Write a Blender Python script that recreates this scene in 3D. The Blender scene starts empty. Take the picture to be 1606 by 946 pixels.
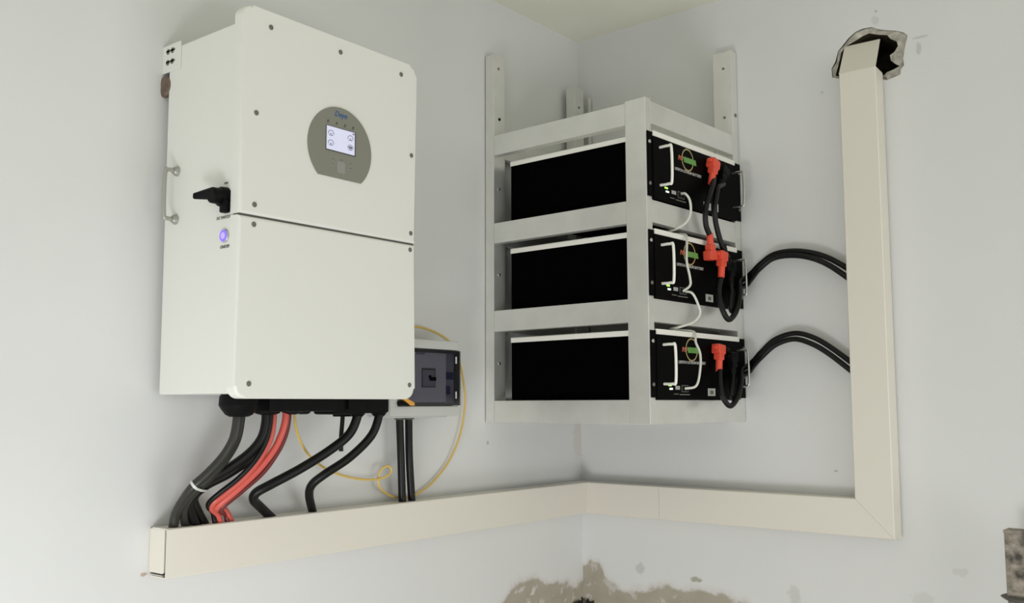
import bpy, bmesh, math, random
from mathutils import Matrix, Vector

random.seed(7)
C = bpy.context.scene.collection
Z0 = 1.2                                   # height of the trunking's top edge above the floor

# ------------------------------------------------------------------ camera
cam = bpy.data.cameras.new('camera')
cam.sensor_fit = 'HORIZONTAL'
cam.sensor_width = 36.0
cam.lens = 36.0 * 1529.65 / 1606.0
cam.shift_x = (803 - 787.47) / 1606.0
cam.shift_y = (483.77 - 473) / 1606.0
cam.clip_start = 0.02
camo = bpy.data.objects.new('camera', cam)
C.objects.link(camo)
F = Vector((0.77311, 0.62663, 0.09815)); R2 = Vector((0.62985, -0.77671, -0.00237)); U2 = Vector((-0.07475, -0.06365, 0.99517))
camo.matrix_world = Matrix(((R2.x, U2.x, -F.x, -2.5657), (R2.y, U2.y, -F.y, -1.7581), (R2.z, U2.z, -F.z, 0.2364 + Z0), (0, 0, 0, 1)))
bpy.context.scene.camera = camo

# ------------------------------------------------------------------ light
world = bpy.data.worlds.new('world')
bpy.context.scene.world = world
world.use_nodes = True
bg = world.node_tree.nodes['Background']
bg.inputs[0].default_value = (0.98, 0.99, 0.955, 1)
bg.inputs[1].default_value = 0.72


def area(name, loc, target, sx, sy, power, col):
    l = bpy.data.lights.new(name, 'AREA')
    l.shape = 'RECTANGLE'; l.size = sx; l.size_y = sy; l.energy = power; l.color = col
    o = bpy.data.objects.new(name, l); C.objects.link(o)
    o.location = loc
    o.rotation_euler = (Vector(target) - Vector(loc)).to_track_quat('-Z', 'Y').to_euler()
    return o


# unseen area lights, added and fitted for brightness: low left, right, behind left
area('low_left_fill', (-2.7, -1.0, 0.25), (-1.5, 0, 0.9), 0.9, 0.5, 16, (0.98, 0.99, 1.03))
area('right_fill', (-1.0, -3.6, 0.5), (-0.3, -0.5, 1.2), 1.8, 0.9, 18, (0.99, 0.99, 0.99))
area('rear_left_fill', (-3.9, -1.7, 0.45), (-0.6, -0.2, 1.0), 1.7, 0.8, 3, (0.99, 0.985, 0.96))
vs = bpy.context.scene.view_settings
vs.view_transform = 'Standard'; vs.look = 'None'; vs.gamma = 1.0; vs.use_curve_mapping = False
vs.exposure = 0.10


# ------------------------------------------------------------------ materials
def srgb(r, g, b):
    f = lambda c: (c / 255 / 12.92) if c / 255 <= 0.04045 else ((c / 255 + 0.055) / 1.055) ** 2.4
    return (f(r), f(g), f(b), 1)


def mat(name, col, rough=0.5, metal=0.0, spec=0.5, noise=0.0, nscale=40.0, bump=0.0, bscale=200.0, emit=None, estr=1.0):
    m = bpy.data.materials.new(name); m.use_nodes = True
    nt = m.node_tree; b = nt.nodes['Principled BSDF']
    b.inputs['Base Color'].default_value = col
    b.inputs['Roughness'].default_value = rough
    b.inputs['Metallic'].default_value = metal
    b.inputs['Specular IOR Level'].default_value = spec
    if noise > 0 or bump > 0:
        tc = nt.nodes.new('ShaderNodeTexCoord')
    if noise > 0:
        n = nt.nodes.new('ShaderNodeTexNoise'); n.inputs['Scale'].default_value = nscale; n.inputs['Detail'].default_value = 5
        nt.links.new(tc.outputs['Object'], n.inputs['Vector'])
        r = nt.nodes.new('ShaderNodeValToRGB')
        lo = tuple(c * (1 - noise) for c in col[:3]) + (1,); hi = tuple(min(1, c * (1 + noise)) for c in col[:3]) + (1,)
        r.color_ramp.elements[0].position = 0.3; r.color_ramp.elements[0].color = lo
        r.color_ramp.elements[1].position = 0.7; r.color_ramp.elements[1].color = hi
        nt.links.new(n.outputs['Fac'], r.inputs['Fac']); nt.links.new(r.outputs['Color'], b.inputs['Base Color'])
    if bump > 0:
        n2 = nt.nodes.new('ShaderNodeTexNoise'); n2.inputs['Scale'].default_value = bscale; n2.inputs['Detail'].default_value = 4
        nt.links.new(tc.outputs['Object'], n2.inputs['Vector'])
        bp = nt.nodes.new('ShaderNodeBump'); bp.inputs['Strength'].default_value = bump; bp.inputs['Distance'].default_value = 0.002
        nt.links.new(n2.outputs['Fac'], bp.inputs['Height']); nt.links.new(bp.outputs['Normal'], b.inputs['Normal'])
    if emit:
        b.inputs['Emission Color'].default_value = emit; b.inputs['Emission Strength'].default_value = estr
    return m


def wall_mat(name, edge, spots, flaky=0.5):
    """painted plaster; edge = [(x, z)] upper outline of the peeled zone, spots = [(x, z, rx, rz, colour)] marks"""
    m = bpy.data.materials.new(name); m.use_nodes = True
    nt = m.node_tree; N = nt.nodes.new; Lk = nt.links.new
    b = nt.nodes['Principled BSDF']; b.inputs['Roughness'].default_value = 0.75; b.inputs['Specular IOR Level'].default_value = 0.25
    tc = N('ShaderNodeTexCoord'); sp = N('ShaderNodeSeparateXYZ'); Lk(tc.outputs['Object'], sp.inputs[0])

    def math_(op, a, c=None, clamp=False):
        n = N('ShaderNodeMath'); n.operation = op; n.use_clamp = clamp
        for i, v in enumerate((a, c)):
            if v is None: continue
            if hasattr(v, 'links'): Lk(v, n.inputs[i])
            else: n.inputs[i].default_value = v
        return n.outputs[0]

    def noise(scale, detail=4, rough=0.55):
        n = N('ShaderNodeTexNoise'); n.inputs['Scale'].default_value = scale; n.inputs['Detail'].default_value = detail
        n.inputs['Roughness'].default_value = rough
        Lk(tc.outputs['Object'], n.inputs['Vector']); return n.outputs['Fac']

    def mix(fac, a, c):
        n = N('ShaderNodeMix'); n.data_type = 'RGBA'
        if hasattr(fac, 'links'): Lk(fac, n.inputs['Factor'])
        else: n.inputs['Factor'].default_value = fac
        for s, v in (('A', a), ('B', c)):
            i = [q for q in n.inputs if q.name == s and q.type == 'RGBA'][0]
            if hasattr(v, 'links'): Lk(v, i)
            else: i.default_value = v
        return [q for q in n.outputs if q.type == 'RGBA'][0]

    X, Zc = sp.outputs['X'], math_('SUBTRACT', sp.outputs['Z'], Z0)
    base = mix(noise(3.0, 3), (0.70, 0.71, 0.70, 1), (0.755, 0.76, 0.745, 1))
    # outline of the peeled zone as a colour ramp over x
    x0, x1 = edge[0][0], edge[-1][0]
    t = math_('DIVIDE', math_('SUBTRACT', X, x0), x1 - x0, True)
    r = N('ShaderNodeValToRGB'); el = r.color_ramp.elements
    while len(el) > 1: el.remove(el[-1])
    for i, (x, z) in enumerate(edge):
        e = el[0] if i == 0 else el.new((x - x0) / (x1 - x0))
        e.position = (x - x0) / (x1 - x0); v = (z + 0.6) / 0.6; e.color = (v, v, v, 1)
    Lk(t, r.inputs['Fac'])
    ze = math_('SUBTRACT', math_('MULTIPLY', r.outputs['Color'], 0.6), 0.6)
    n1 = math_('MULTIPLY', math_('SUBTRACT', noise(15, 5, 0.55), 0.5), 0.075)
    d = math_('ADD', math_('SUBTRACT', ze, Zc), n1)
    peel = math_('DIVIDE', d, 0.012, True)
    fringe = math_('MULTIPLY', math_('DIVIDE', math_('ADD', d, 0.016), 0.014, True), 0.35)
    brown = mix(noise(16, 4), (0.33, 0.30, 0.23, 1), (0.48, 0.445, 0.37, 1))
    col = mix(fringe, base, (0.60, 0.53, 0.50, 1))
    flake = math_('MULTIPLY', math_('SUBTRACT', noise(24, 3), 0.55), 12.0, True)
    col = mix(math_('MULTIPLY', peel, math_('SUBTRACT', 1.0, math_('MULTIPLY', flake, flaky))), col, brown)
    nz = noise(70, 3)
    for (sx, sz, rx, rz, c, k) in spots:
        dx = math_('DIVIDE', math_('SUBTRACT', X, sx), rx); dz = math_('DIVIDE', math_('SUBTRACT', Zc, sz), rz)
        q = math_('SQRT', math_('ADD', math_('MULTIPLY', dx, dx), math_('MULTIPLY', dz, dz)))
        q = math_('ADD', q, math_('MULTIPLY', math_('SUBTRACT', nz, 0.5), 1.6))
        f = math_('MULTIPLY', math_('MULTIPLY', math_('SUBTRACT', 1.0, q), 3.0, True), k)
        col = mix(f, col, c)
    Lk(col, b.inputs['Base Color'])
    bp = N('ShaderNodeBump'); bp.inputs['Strength'].default_value = 0.35; bp.inputs['Distance'].default_value = 0.004
    h = math_('SUBTRACT', math_('ADD', math_('MULTIPLY', noise(9, 3), 0.5), math_('MULTIPLY', noise(90, 3), 0.08)), math_('MULTIPLY', peel, 0.45))
    Lk(h, bp.inputs['Height']); Lk(bp.outputs['Normal'], b.inputs['Normal'])
    return m


M = {}
M['wall_left'] = wall_mat('painted_plaster_left',
    [(-0.60, -0.42), (-0.44, -0.33), (-0.40, -0.305), (-0.36, -0.275), (-0.30, -0.262), (-0.25, -0.262), (-0.20, -0.29), (-0.14, -0.285), (-0.08, -0.295), (-0.04, -0.315), (0.0, -0.31)],
    [(-0.02, -0.385, 0.05, 0.028, (0.012, 0.010, 0.008, 1), 0.97), (-0.462, 0.130, 0.006, 0.006, (0.35, 0.34, 0.32, 1), 0.6), (-1.502, -0.09, 0.008, 0.004, (0.45, 0.26, 0.18, 1), 0.7), (-0.02, 0.13, 0.03, 0.07, (0.58, 0.50, 0.38, 1), 0.35)], flaky=0.8)
M['wall_right'] = wall_mat('painted_plaster_right',
    [(0.0, -0.255), (0.03, -0.232), (0.06, -0.24), (0.085, -0.285), (0.15, -0.315), (0.22, -0.305), (0.30, -0.292), (0.40, -0.282), (0.48, -0.285), (0.54, -0.305), (0.62, -0.335), (0.75, -0.40)],
    [(0.02, -0.385, 0.03, 0.028, (0.012, 0.010, 0.008, 1), 0.97), (0.395, -0.262, 0.022, 0.008, (0.33, 0.33, 0.25, 1), 0.8), (0.21, -0.25, 0.018, 0.02, (0.5, 0.5, 0.48, 1), 0.6),
     (1.075, 1.165, 0.02, 0.004, (0.45, 0.45, 0.43, 1), 0.5), (1.068, 1.135, 0.008, 0.02, (0.45, 0.45, 0.43, 1), 0.5), (0.965, 1.262, 0.005, 0.004, (0.4, 0.4, 0.38, 1), 0.7), (0.962, 1.238, 0.012, 0.012, (0.55, 0.55, 0.53, 1), 0.5),
     (0.815, 0.062, 0.006, 0.003, (0.35, 0.35, 0.33, 1), 0.6), (0.814, 1.076, 0.006, 0.005, (0.5, 0.5, 0.48, 1), 0.6), (0.534, 0.863, 0.012, 0.004, (0.42, 0.42, 0.40, 1), 0.4),
     (1.11, -0.165, 0.02, 0.012, (0.58, 0.58, 0.55, 1), 0.5), (0.69, -0.27, 0.02, 0.03, (0.52, 0.52, 0.50, 1), 0.5), (1.02, -0.24, 0.03, 0.02, (0.60, 0.60, 0.57, 1), 0.5)])
M['ceiling'] = mat('ceiling_paint', (0.80, 0.80, 0.69, 1), 0.85, spec=0.2, noise=0.02, nscale=4, bump=0.15, bscale=30)
M['floor'] = mat('floor_screed', (0.56, 0.55, 0.52, 1), 0.8, noise=0.12, nscale=6, bump=0.3, bscale=60)
M['mortar'] = mat('exposed_mortar', (0.50, 0.475, 0.41, 1), 0.95, spec=0.1, noise=0.3, nscale=60, bump=1.0, bscale=140)
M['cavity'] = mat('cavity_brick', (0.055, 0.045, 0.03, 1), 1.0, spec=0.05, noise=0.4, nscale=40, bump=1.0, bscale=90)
M['pvc'] = mat('cream_pvc', (0.765, 0.728, 0.645, 1), 0.38, spec=0.4)
M['pvc_base'] = mat('grey_pvc', (0.58, 0.57, 0.53, 1), 0.45)
M['powder'] = mat('white_powder_coat', (0.80, 0.805, 0.755, 1), 0.42, spec=0.4, bump=0.05, bscale=900)
M['seam'] = mat('dark_seam_and_shade', (0.10, 0.10, 0.09, 1), 0.8)  # also colours the painted gap shade in trunking and breaker box
M['screw'] = mat('steel_screw', (0.20, 0.20, 0.17, 1), 0.4, metal=0.7)
M['chrome'] = mat('polished_steel', (0.62, 0.61, 0.57, 1), 0.25, metal=0.9)
M['black'] = mat('black_plastic', (0.003, 0.003, 0.0035, 1), 0.5, spec=0.12)
M['cable'] = mat('black_rubber', (0.004, 0.004, 0.004, 1), 0.40, spec=0.28)
M['cable_grey'] = mat('charcoal_rubber', (0.022, 0.022, 0.018, 1), 0.38, spec=0.45)
M['case'] = mat('black_sheet_metal', (0.0008, 0.0008, 0.0009, 1), 0.8, spec=0.015)
M['panel'] = mat('black_front_panel', (0.0012, 0.0012, 0.0013, 1), 0.5, spec=0.04)
M['lid'] = mat('white_lid', (0.90, 0.89, 0.82, 1), 0.4)
M['frame'] = mat('silver_metal', (0.80, 0.80, 0.765, 1), 0.29, metal=0.62, spec=0.5, noise=0.04, nscale=18)
M['red'] = mat('red_plastic', (0.78, 0.085, 0.045, 1), 0.4)
M['red_cable'] = mat('red_insulation', (0.62, 0.10, 0.075, 1), 0.38)
M['dark_red'] = mat('dark_red_insulation', (0.14, 0.015, 0.015, 1), 0.4)
M['yellow'] = mat('yellow_insulation', (0.72, 0.50, 0.13, 1), 0.45)
M['orange'] = mat('orange_plastic', (0.80, 0.38, 0.06, 1), 0.5)
M['white_cable'] = mat('white_patch_cord', (0.70, 0.70, 0.63, 1), 0.4)
M['tie'] = mat('nylon', (0.62, 0.63, 0.58, 1), 0.4)
M['logo_blue'] = mat('blue_print', (0.05, 0.12, 0.28, 1), 0.5)
M['strip_blue'] = mat('dim_blue_print', (0.045, 0.05, 0.11, 1), 0.5)
M['handle_steel'] = mat('grey_steel', (0.42, 0.42, 0.38, 1), 0.35, metal=0.6)
M['print'] = mat('dark_print', (0.16, 0.16, 0.13, 1), 0.6)
M['grey_overlay'] = mat('grey_overlay', (0.235, 0.235, 0.195, 1), 0.45, spec=0.35)
M['overlay_light'] = mat('grey_button', (0.29, 0.29, 0.27, 1), 0.5)
M['bezel'] = mat('dark_bezel', (0.07, 0.07, 0.06, 1), 0.4)
M['lcd'] = mat('backlit_lcd', (0.55, 0.56, 0.68, 1), 0.3, emit=(0.62, 0.63, 0.85, 1), estr=0.42)
M['lcd_ink'] = mat('lcd_ink', (0.17, 0.17, 0.24, 1), 0.5)
M['blue_glow'] = mat('blue_lamp', (0.15, 0.12, 0.7, 1), 0.3, emit=(0.19, 0.13, 0.95, 1), estr=0.85)
M['blue_core'] = mat('violet_lamp', (0.3, 0.25, 0.8, 1), 0.3, emit=(0.33, 0.25, 1.0, 1), estr=1.0)
M['green_led'] = mat('green_led', (0.3, 0.6, 0.1, 1), 0.3, emit=(0.42, 0.80, 0.13, 1), estr=1.0)
M['white_led'] = mat('pale_led', (0.7, 0.8, 0.7, 1), 0.3, emit=(0.65, 0.78, 0.72, 1), estr=0.8)
M['gold'] = mat('gold_print', (0.42, 0.33, 0.13, 1), 0.45)
M['green'] = mat('green_print', (0.13, 0.33, 0.07, 1), 0.5)
M['red_print'] = mat('red_print', (0.55, 0.14, 0.08, 1), 0.5)
M['white_print'] = mat('white_print', (0.50, 0.50, 0.48, 1), 0.5)
M['sticker'] = mat('white_sticker', (0.52, 0.53, 0.50, 1), 0.6)
M['enclosure'] = mat('light_grey_enclosure', (0.56, 0.57, 0.54, 1), 0.45)
M['inner_plate'] = mat('inner_grey_plate', (0.42, 0.42, 0.44, 1), 0.6)
M['breaker'] = mat('breaker_body', (0.22, 0.22, 0.25, 1), 0.5)
M['rusty'] = mat('rusty_bolt', (0.16, 0.115, 0.085, 1), 0.7, noise=0.3, nscale=120)
M['spatter'] = mat('mortar_spattered_steel', (0.26, 0.23, 0.19, 1), 0.8, noise=0.75, nscale=45, bump=1.0, bscale=110)
M['steel_dark'] = mat('dark_steel', (0.12, 0.115, 0.10, 1), 0.7, noise=0.3, nscale=60)

# smoked, see-through door of the breaker box
m = bpy.data.materials.new('smoked_acrylic'); m.use_nodes = True
nt = m.node_tree; nt.nodes.remove(nt.nodes['Principled BSDF'])
tr = nt.nodes.new('ShaderNodeBsdfTransparent'); tr.inputs[0].default_value = (0.74, 0.74, 0.77, 1)
gl = nt.nodes.new('ShaderNodeBsdfGlossy'); gl.inputs['Roughness'].default_value = 0.12; gl.inputs[0].default_value = (0.8, 0.8, 0.85, 1)
mx = nt.nodes.new('ShaderNodeMixShader'); mx.inputs[0].default_value = 0.06
nt.links.new(tr.outputs[0], mx.inputs[1]); nt.links.new(gl.outputs[0], mx.inputs[2]); nt.links.new(mx.outputs[0], nt.nodes['Material Output'].inputs[0])
M['smoked'] = m

# ------------------------------------------------------------------ frames
DE = -0.02576                              # the right wall is a little off square
RY = -0.04411                              # so is the rack
I4 = Matrix.Translation((0, 0, Z0))
rd = Vector((math.sin(DE), -math.cos(DE), 0)); rn = Vector((-math.cos(DE), -math.sin(DE), 0))
# right wall: local x runs along the wall from the corner, local -y out into the room
FW = Matrix(((rd.x, -rn.x, 0, 0), (rd.y, -rn.y, 0, 0), (0, 0, 1, Z0), (0, 0, 0, 1)))
# rack: local x along its front, local -y away from the left wall
FR = Matrix.Translation((-0.4741, -0.0032, Z0)) @ Matrix.Rotation(RY, 4, 'Z')

WORLD = {}


def thing(name, label, cat, M4, group=None):
    o = bpy.data.objects.new(name, None); C.objects.link(o)
    o.empty_display_size = 0.05
    o.location = M4.translation; o.rotation_euler = M4.to_euler()
    o['label'] = label; o['category'] = cat
    if group: o['group'] = group
    WORLD[o.name] = M4.copy()
    return o


def obj(name, bm, m, parent=None, frame=I4, smooth=35):
    """link a bmesh given in frame coordinates as one mesh object, local to its parent"""
    pw = WORLD[parent.name] if parent else Matrix.Identity(4)
    bm.transform(pw.inverted() @ frame)
    bmesh.ops.recalc_face_normals(bm, faces=bm.faces)
    me = bpy.data.meshes.new(name)
    bm.to_mesh(me); bm.free()
    for p in me.polygons: p.use_smooth = True
    me.set_sharp_from_angle(angle=math.radians(smooth))
    me.materials.append(M[m] if isinstance(m, str) else m)
    o = bpy.data.objects.new(name, me); C.objects.link(o)
    o.parent = parent
    even(o)
    WORLD[o.name] = pw
    return o


def even(o):
    """large flat faces keep flat shading beside their bevels"""
    w = o.modifiers.new('even_shading', 'WEIGHTED_NORMAL')
    w.keep_sharp = True; w.weight = 100


def tag(o, label, cat, group=None):
    o['label'] = label; o['category'] = cat
    if group: o['group'] = group


def free(name, bm, m, label, cat, frame=I4, group=None, origin=None):
    """a thing that is a single mesh, its origin at its lowest point"""
    bm.transform(frame)
    zs = min(bm.verts, key=lambda v: v.co.z).co.copy() if origin is None else Vector(origin)
    bm.transform(Matrix.Translation(-zs))
    bmesh.ops.recalc_face_normals(bm, faces=bm.faces)
    me = bpy.data.meshes.new(name); bm.to_mesh(me); bm.free()
    for p in me.polygons: p.use_smooth = True
    me.set_sharp_from_angle(angle=math.radians(35))
    me.materials.append(M[m])
    o = bpy.data.objects.new(name, me); C.objects.link(o); o.location = zs
    WORLD[o.name] = Matrix.Translation(zs)
    tag(o, label, cat, group)
    return o


def B(): return bmesh.new()


def box(bm, lo, hi, bev=0.0, seg=2):
    r = bmesh.ops.create_cube(bm, size=1.0)
    vs_ = r['verts']
    lo, hi = Vector([min(a, b) for a, b in zip(lo, hi)]), Vector([max(a, b) for a, b in zip(lo, hi)])
    for v in vs_:
        v.co = Vector([(lo[i] + hi[i]) / 2 + v.co[i] * (hi[i] - lo[i]) for i in range(3)])
    if bev > 0:
        es = {e for v in vs_ for e in v.link_edges}
        bmesh.ops.bevel(bm, geom=list(es), offset=bev, segments=seg, affect='EDGES', profile=0.5)
    return bm


def cyl(bm, p0, p1, r0, r1=None, seg=24, caps=True):
    r1 = r0 if r1 is None else r1
    p0, p1 = Vector(p0), Vector(p1)
    d = (p1 - p0).normalized()
    a = d.orthogonal().normalized(); b = d.cross(a)
    A = [bm.verts.new(p0 + (a * math.cos(2 * math.pi * i / seg) + b * math.sin(2 * math.pi * i / seg)) * r0) for i in range(seg)]
    D = [bm.verts.new(p1 + (a * math.cos(2 * math.pi * i / seg) + b * math.sin(2 * math.pi * i / seg)) * r1) for i in range(seg)]
    for i in range(seg):
        j = (i + 1) % seg
        bm.faces.new((A[i], A[j], D[j], D[i]))
    if caps:
        bm.faces.new(A); bm.faces.new(D)
    return bm


def lathe(bm, c, axis, prof, seg=24):
    """prof = [(distance along axis, radius)]"""
    c = Vector(c); d = Vector(axis).normalized(); a = d.orthogonal().normalized(); b = d.cross(a)
    rings = [[bm.verts.new(c + d * h + (a * math.cos(2 * math.pi * i / seg) + b * math.sin(2 * math.pi * i / seg)) * r) for i in range(seg)] for h, r in prof]
    for p, q in zip(rings, rings[1:]):
        for i in range(seg):
            j = (i + 1) % seg
            bm.faces.new((p[i], p[j], q[j], q[i]))
    bm.faces.new(rings[0]); bm.faces.new(rings[-1])
    return bm


def spline(pts, per=8):
    P = [Vector(p) for p in pts]
    P = [2 * P[0] - P[1]] + P + [2 * P[-1] - P[-2]]
    out = []
    for k in range(1, len(P) - 2):
        p0, p1, p2, p3 = P[k - 1:k + 3]
        for i in range(per):
            t = i / per
            out.append(0.5 * (2 * p1 + (p2 - p0) * t + (2 * p0 - 5 * p1 + 4 * p2 - p3) * t * t + (3 * p1 - p0 - 3 * p2 + p3) * t ** 3))
    out.append(P[-2])
    return out


def tube(bm, pts, r, seg=14, per=8, smooth=True):
    P = spline(pts, per) if smooth else [Vector(p) for p in pts]
    n = len(P)
    T = [(P[min(i + 1, n - 1)] - P[max(i - 1, 0)]).normalized() for i in range(n)]
    a = T[0].orthogonal().normalized()
    rings = []
    for i in range(n):
        a = (a - T[i] * a.dot(T[i])).normalized(); b = T[i].cross(a)
        rings.append([bm.verts.new(P[i] + (a * math.cos(2 * math.pi * k / seg) + b * math.sin(2 * math.pi * k / seg)) * r) for k in range(seg)])
    for p, q in zip(rings, rings[1:]):
        for i in range(seg):
            j = (i + 1) % seg
            bm.faces.new((p[i], p[j], q[j], q[i]))
    bm.faces.new(rings[0]); bm.faces.new(rings[-1])
    return bm


def prism(bm, poly, f0, f1, bev=0.0):
    """poly of 2-D points swept between two mapping functions"""
    A = [bm.verts.new(f0(*p)) for p in poly]; D = [bm.verts.new(f1(*p)) for p in poly]
    n = len(poly)
    fa = bm.faces.new(A); fb = bm.faces.new(D)
    for i in range(n):
        j = (i + 1) % n
        bm.faces.new((A[i], A[j], D[j], D[i]))
    if bev > 0:
        bmesh.ops.bevel(bm, geom=list(fb.edges), offset=bev, segments=3, affect='EDGES', profile=0.5)
    return bm


def rounded(x0, x1, z0, z1, r, corners='tltrblbr', n=6):
    out = []
    for (cx, cz, a0, key) in ((x1 - r, z1 - r, 0, 'tr'), (x0 + r, z1 - r, 90, 'tl'), (x0 + r, z0 + r, 180, 'bl'), (x1 - r, z0 + r, 270, 'br')):
        if key in corners:
            for i in range(n + 1):
                t = math.radians(a0 + 90 * i / n); out.append((cx + r * math.cos(t), cz + r * math.sin(t)))
        else:
            out.append({'tr': (x1, z1), 'tl': (x0, z1), 'bl': (x0, z0), 'br': (x1, z0)}[key])
    return out


def text(s, size, m, at, parent, frame, name, shear=0.0, side=False, depth=0.0003, sx=1.0, bold=0.0):
    """flat lettering, centred on at; reads from local -y (or from local -x when side)"""
    cu = bpy.data.curves.new(name, 'FONT'); cu.body = s; cu.size = size; cu.align_x = 'CENTER'; cu.align_y = 'CENTER'
    cu.extrude = depth; cu.shear = shear; cu.offset = bold
    to = bpy.data.objects.new(name, cu); C.objects.link(to)
    dg = bpy.context.evaluated_depsgraph_get()
    me = bpy.data.meshes.new_from_object(to.evaluated_get(dg))
    bpy.data.objects.remove(to); bpy.data.curves.remove(cu)
    bm = B(); bm.from_mesh(me); bpy.data.meshes.remove(me)
    for v in bm.verts:
        x, y, z = v.co
        x *= sx
        v.co = Vector(at) + (Vector((-z, -x, y)) if side else Vector((x, -z, y)))
    return obj(name, bm, m, parent, frame)


# ------------------------------------------------------------------ the room
ZC = 1.4182; ZF = -Z0




def structure(name, bm, m, M4=None):
    """bmesh given in the frame M4; the object keeps that frame as its own axes"""
    me = bpy.data.meshes.new(name); bm.to_mesh(me); bm.free()
    me.materials.append(M[m])
    o = bpy.data.objects.new(name, me); C.objects.link(o)
    if M4 is not None:
        o.location = M4.translation; o.rotation_euler = M4.to_euler()
    o['kind'] = 'structure'
    WORLD[o.name] = M4.copy() if M4 is not None else Matrix.Identity(4)
    return o


FW0 = Matrix.Translation((0, 0, -Z0)) @ FW            # right-wall frame standing on the floor (z up from the floor)
bm = B(); box(bm, (-3.6, 0, 0), (0.14, 0.14, ZC + Z0)); structure('wall_left', bm, 'wall_left')
bm = B(); box(bm, (-6, -6, -0.12), (0.3, 0.3, 0)); structure('floor', bm, 'floor')
bm = B(); box(bm, (-3.6, -3.6, ZC + Z0), (0.3, 0.3, ZC + Z0 + 0.12)); structure('ceiling', bm, 'ceiling')

# right wall with the hole knocked through it
outer = [(0.8431, 1.1108), (0.8416, 1.1354), (0.853, 1.1522), (0.8612, 1.1793), (0.8773, 1.1948), (0.8909, 1.2083), (0.9089, 1.2201), (0.9278, 1.2242), (0.9531, 1.2228), (0.9687, 1.2124), (0.9909, 1.2042), (1.013, 1.1974), (1.0325, 1.1877), (1.043, 1.1768), (1.0379, 1.1595), (1.0331, 1.1398), (1.0296, 1.1198), (1.0306, 1.101), (1.0224, 1.0936), (1.021, 1.08), (1.008, 1.076), (0.9856, 1.0717), (0.9679, 1.0792), (0.927, 1.0848), (0.8807, 1.0951)]
inner = [(0.8505, 1.1152), (0.8586, 1.1412), (0.8672, 1.1779), (0.8843, 1.1902), (0.9058, 1.1985), (0.9248, 1.2065), (0.9434, 1.2098), (0.9682, 1.1999), (0.9904, 1.1921), (0.9989, 1.1798), (1.0136, 1.1698), (1.0154, 1.1582), (1.0064, 1.144), (0.9949, 1.1374), (0.9961, 1.1231), (1.0062, 1.1125), (1.018, 1.1032), (1.0, 1.0983), (0.9843, 1.0949), (0.9772, 1.0872), (0.9706, 1.091), (0.9455, 1.0877), (0.9042, 1.0958), (0.8692, 1.1037)]


def loop(bm, pts, y=0.0):
    v = [bm.verts.new((p[0], y, p[1] + Z0)) for p in pts]
    e = [bm.edges.new((v[i], v[(i + 1) % len(v)])) for i in range(len(v))]
    return v, e


bm = B()
_, e1 = loop(bm, [(0, ZF), (3.6, ZF), (3.6, ZC), (0, ZC)])
v2, e2 = loop(bm, outer)
bmesh.ops.triangle_fill(bm, edges=e1 + e2, use_beauty=True, use_dissolve=False, normal=(0, -1, 0))
back = box(bm, (0, 0, 0), (3.6, 0.22, Z0 + ZC))
for f in [f for f in bm.faces if all(abs(v.co.y) < 1e-6 for v in f.verts) and len(f.verts) == 4 and abs(f.calc_area() - 3.6 * (Z0 + ZC)) < 0.01]:
    bm.faces.remove(f)
wall_r = structure('wall_right', bm, 'wall_right', FW0)

ring_d = 0.010
bm = B()
va, ea = loop(bm, outer); vb, eb = loop(bm, inner)
bmesh.ops.triangle_fill(bm, edges=ea + eb, use_beauty=True, use_dissolve=False, normal=(0, -1, 0))
bmesh.ops.subdivide_edges(bm, edges=[e for e in bm.edges if not (e in ea or e in eb)], cuts=1)
vbs = set(vb); vas = set(va)
for v in bm.verts:
    if v in vbs: v.co.y = ring_d
    elif v not in vas: v.co.y = ring_d * 0.55 + random.uniform(-0.003, 0.004)
o = obj('exposed_mortar', bm, 'mortar', wall_r, FW0)
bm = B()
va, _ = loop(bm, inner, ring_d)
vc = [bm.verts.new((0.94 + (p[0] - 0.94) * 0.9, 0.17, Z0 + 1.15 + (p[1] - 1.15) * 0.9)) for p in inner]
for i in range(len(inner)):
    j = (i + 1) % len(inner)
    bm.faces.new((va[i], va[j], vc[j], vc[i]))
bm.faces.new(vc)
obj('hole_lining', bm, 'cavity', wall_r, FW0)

# ------------------------------------------------------------------ cable trunking
TD, TH, TL = 0.0603, 0.0943, 1.4928
VX0, VX1, VT = 0.8838, 0.9787, 1.095
tw = 0.0022
rd3 = lambda s, o, z: Vector((rd.x * s + rn.x * o, rd.y * s + rn.y * o, z))


def corner(o, z):
    return Vector(((o + rn.y * o) / rn.x if abs(rn.x) > 0 else -o, -o, z))


cover = [(0.010, 0), (TD - 0.002, 0), (TD, -0.002), (TD, -TH + 0.002), (TD - 0.002, -TH), (0.010, -TH), (0.010, -TH + tw), (TD - tw, -TH + tw), (TD - tw, -tw), (0.010, -tw)]
body = [(0.0, -0.0024), (0.046, -0.0024), (0.046, -0.005), (0.0025, -0.005), (0.0025, -TH + 0.005), (0.046, -TH + 0.005), (0.046, -TH + 0.0024), (0.0, -TH + 0.0024)]
left_at = lambda x: (lambda o, z: Vector((x, -o, z)))
t = thing('cable_trunking', 'cream cable trunking running level along the left wall below the white inverter', 'trunking', Matrix.Translation((-TL, 0, Z0 - TH)), 'cream cable trunking')
obj('cover', prism(B(), cover, left_at(-TL), corner), 'pvc', t)
obj('base_channel', prism(B(), body, left_at(-TL + 0.002), corner), 'pvc_base', t)
bm = B(); prism(bm, rounded(0.001, TD - 0.0085, -TH + 0.0085, -0.0026, 0.006, 'br'), left_at(-TL + 0.0005), left_at(-TL + 0.003))
obj('end_cap', bm, 'pvc', t)
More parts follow.
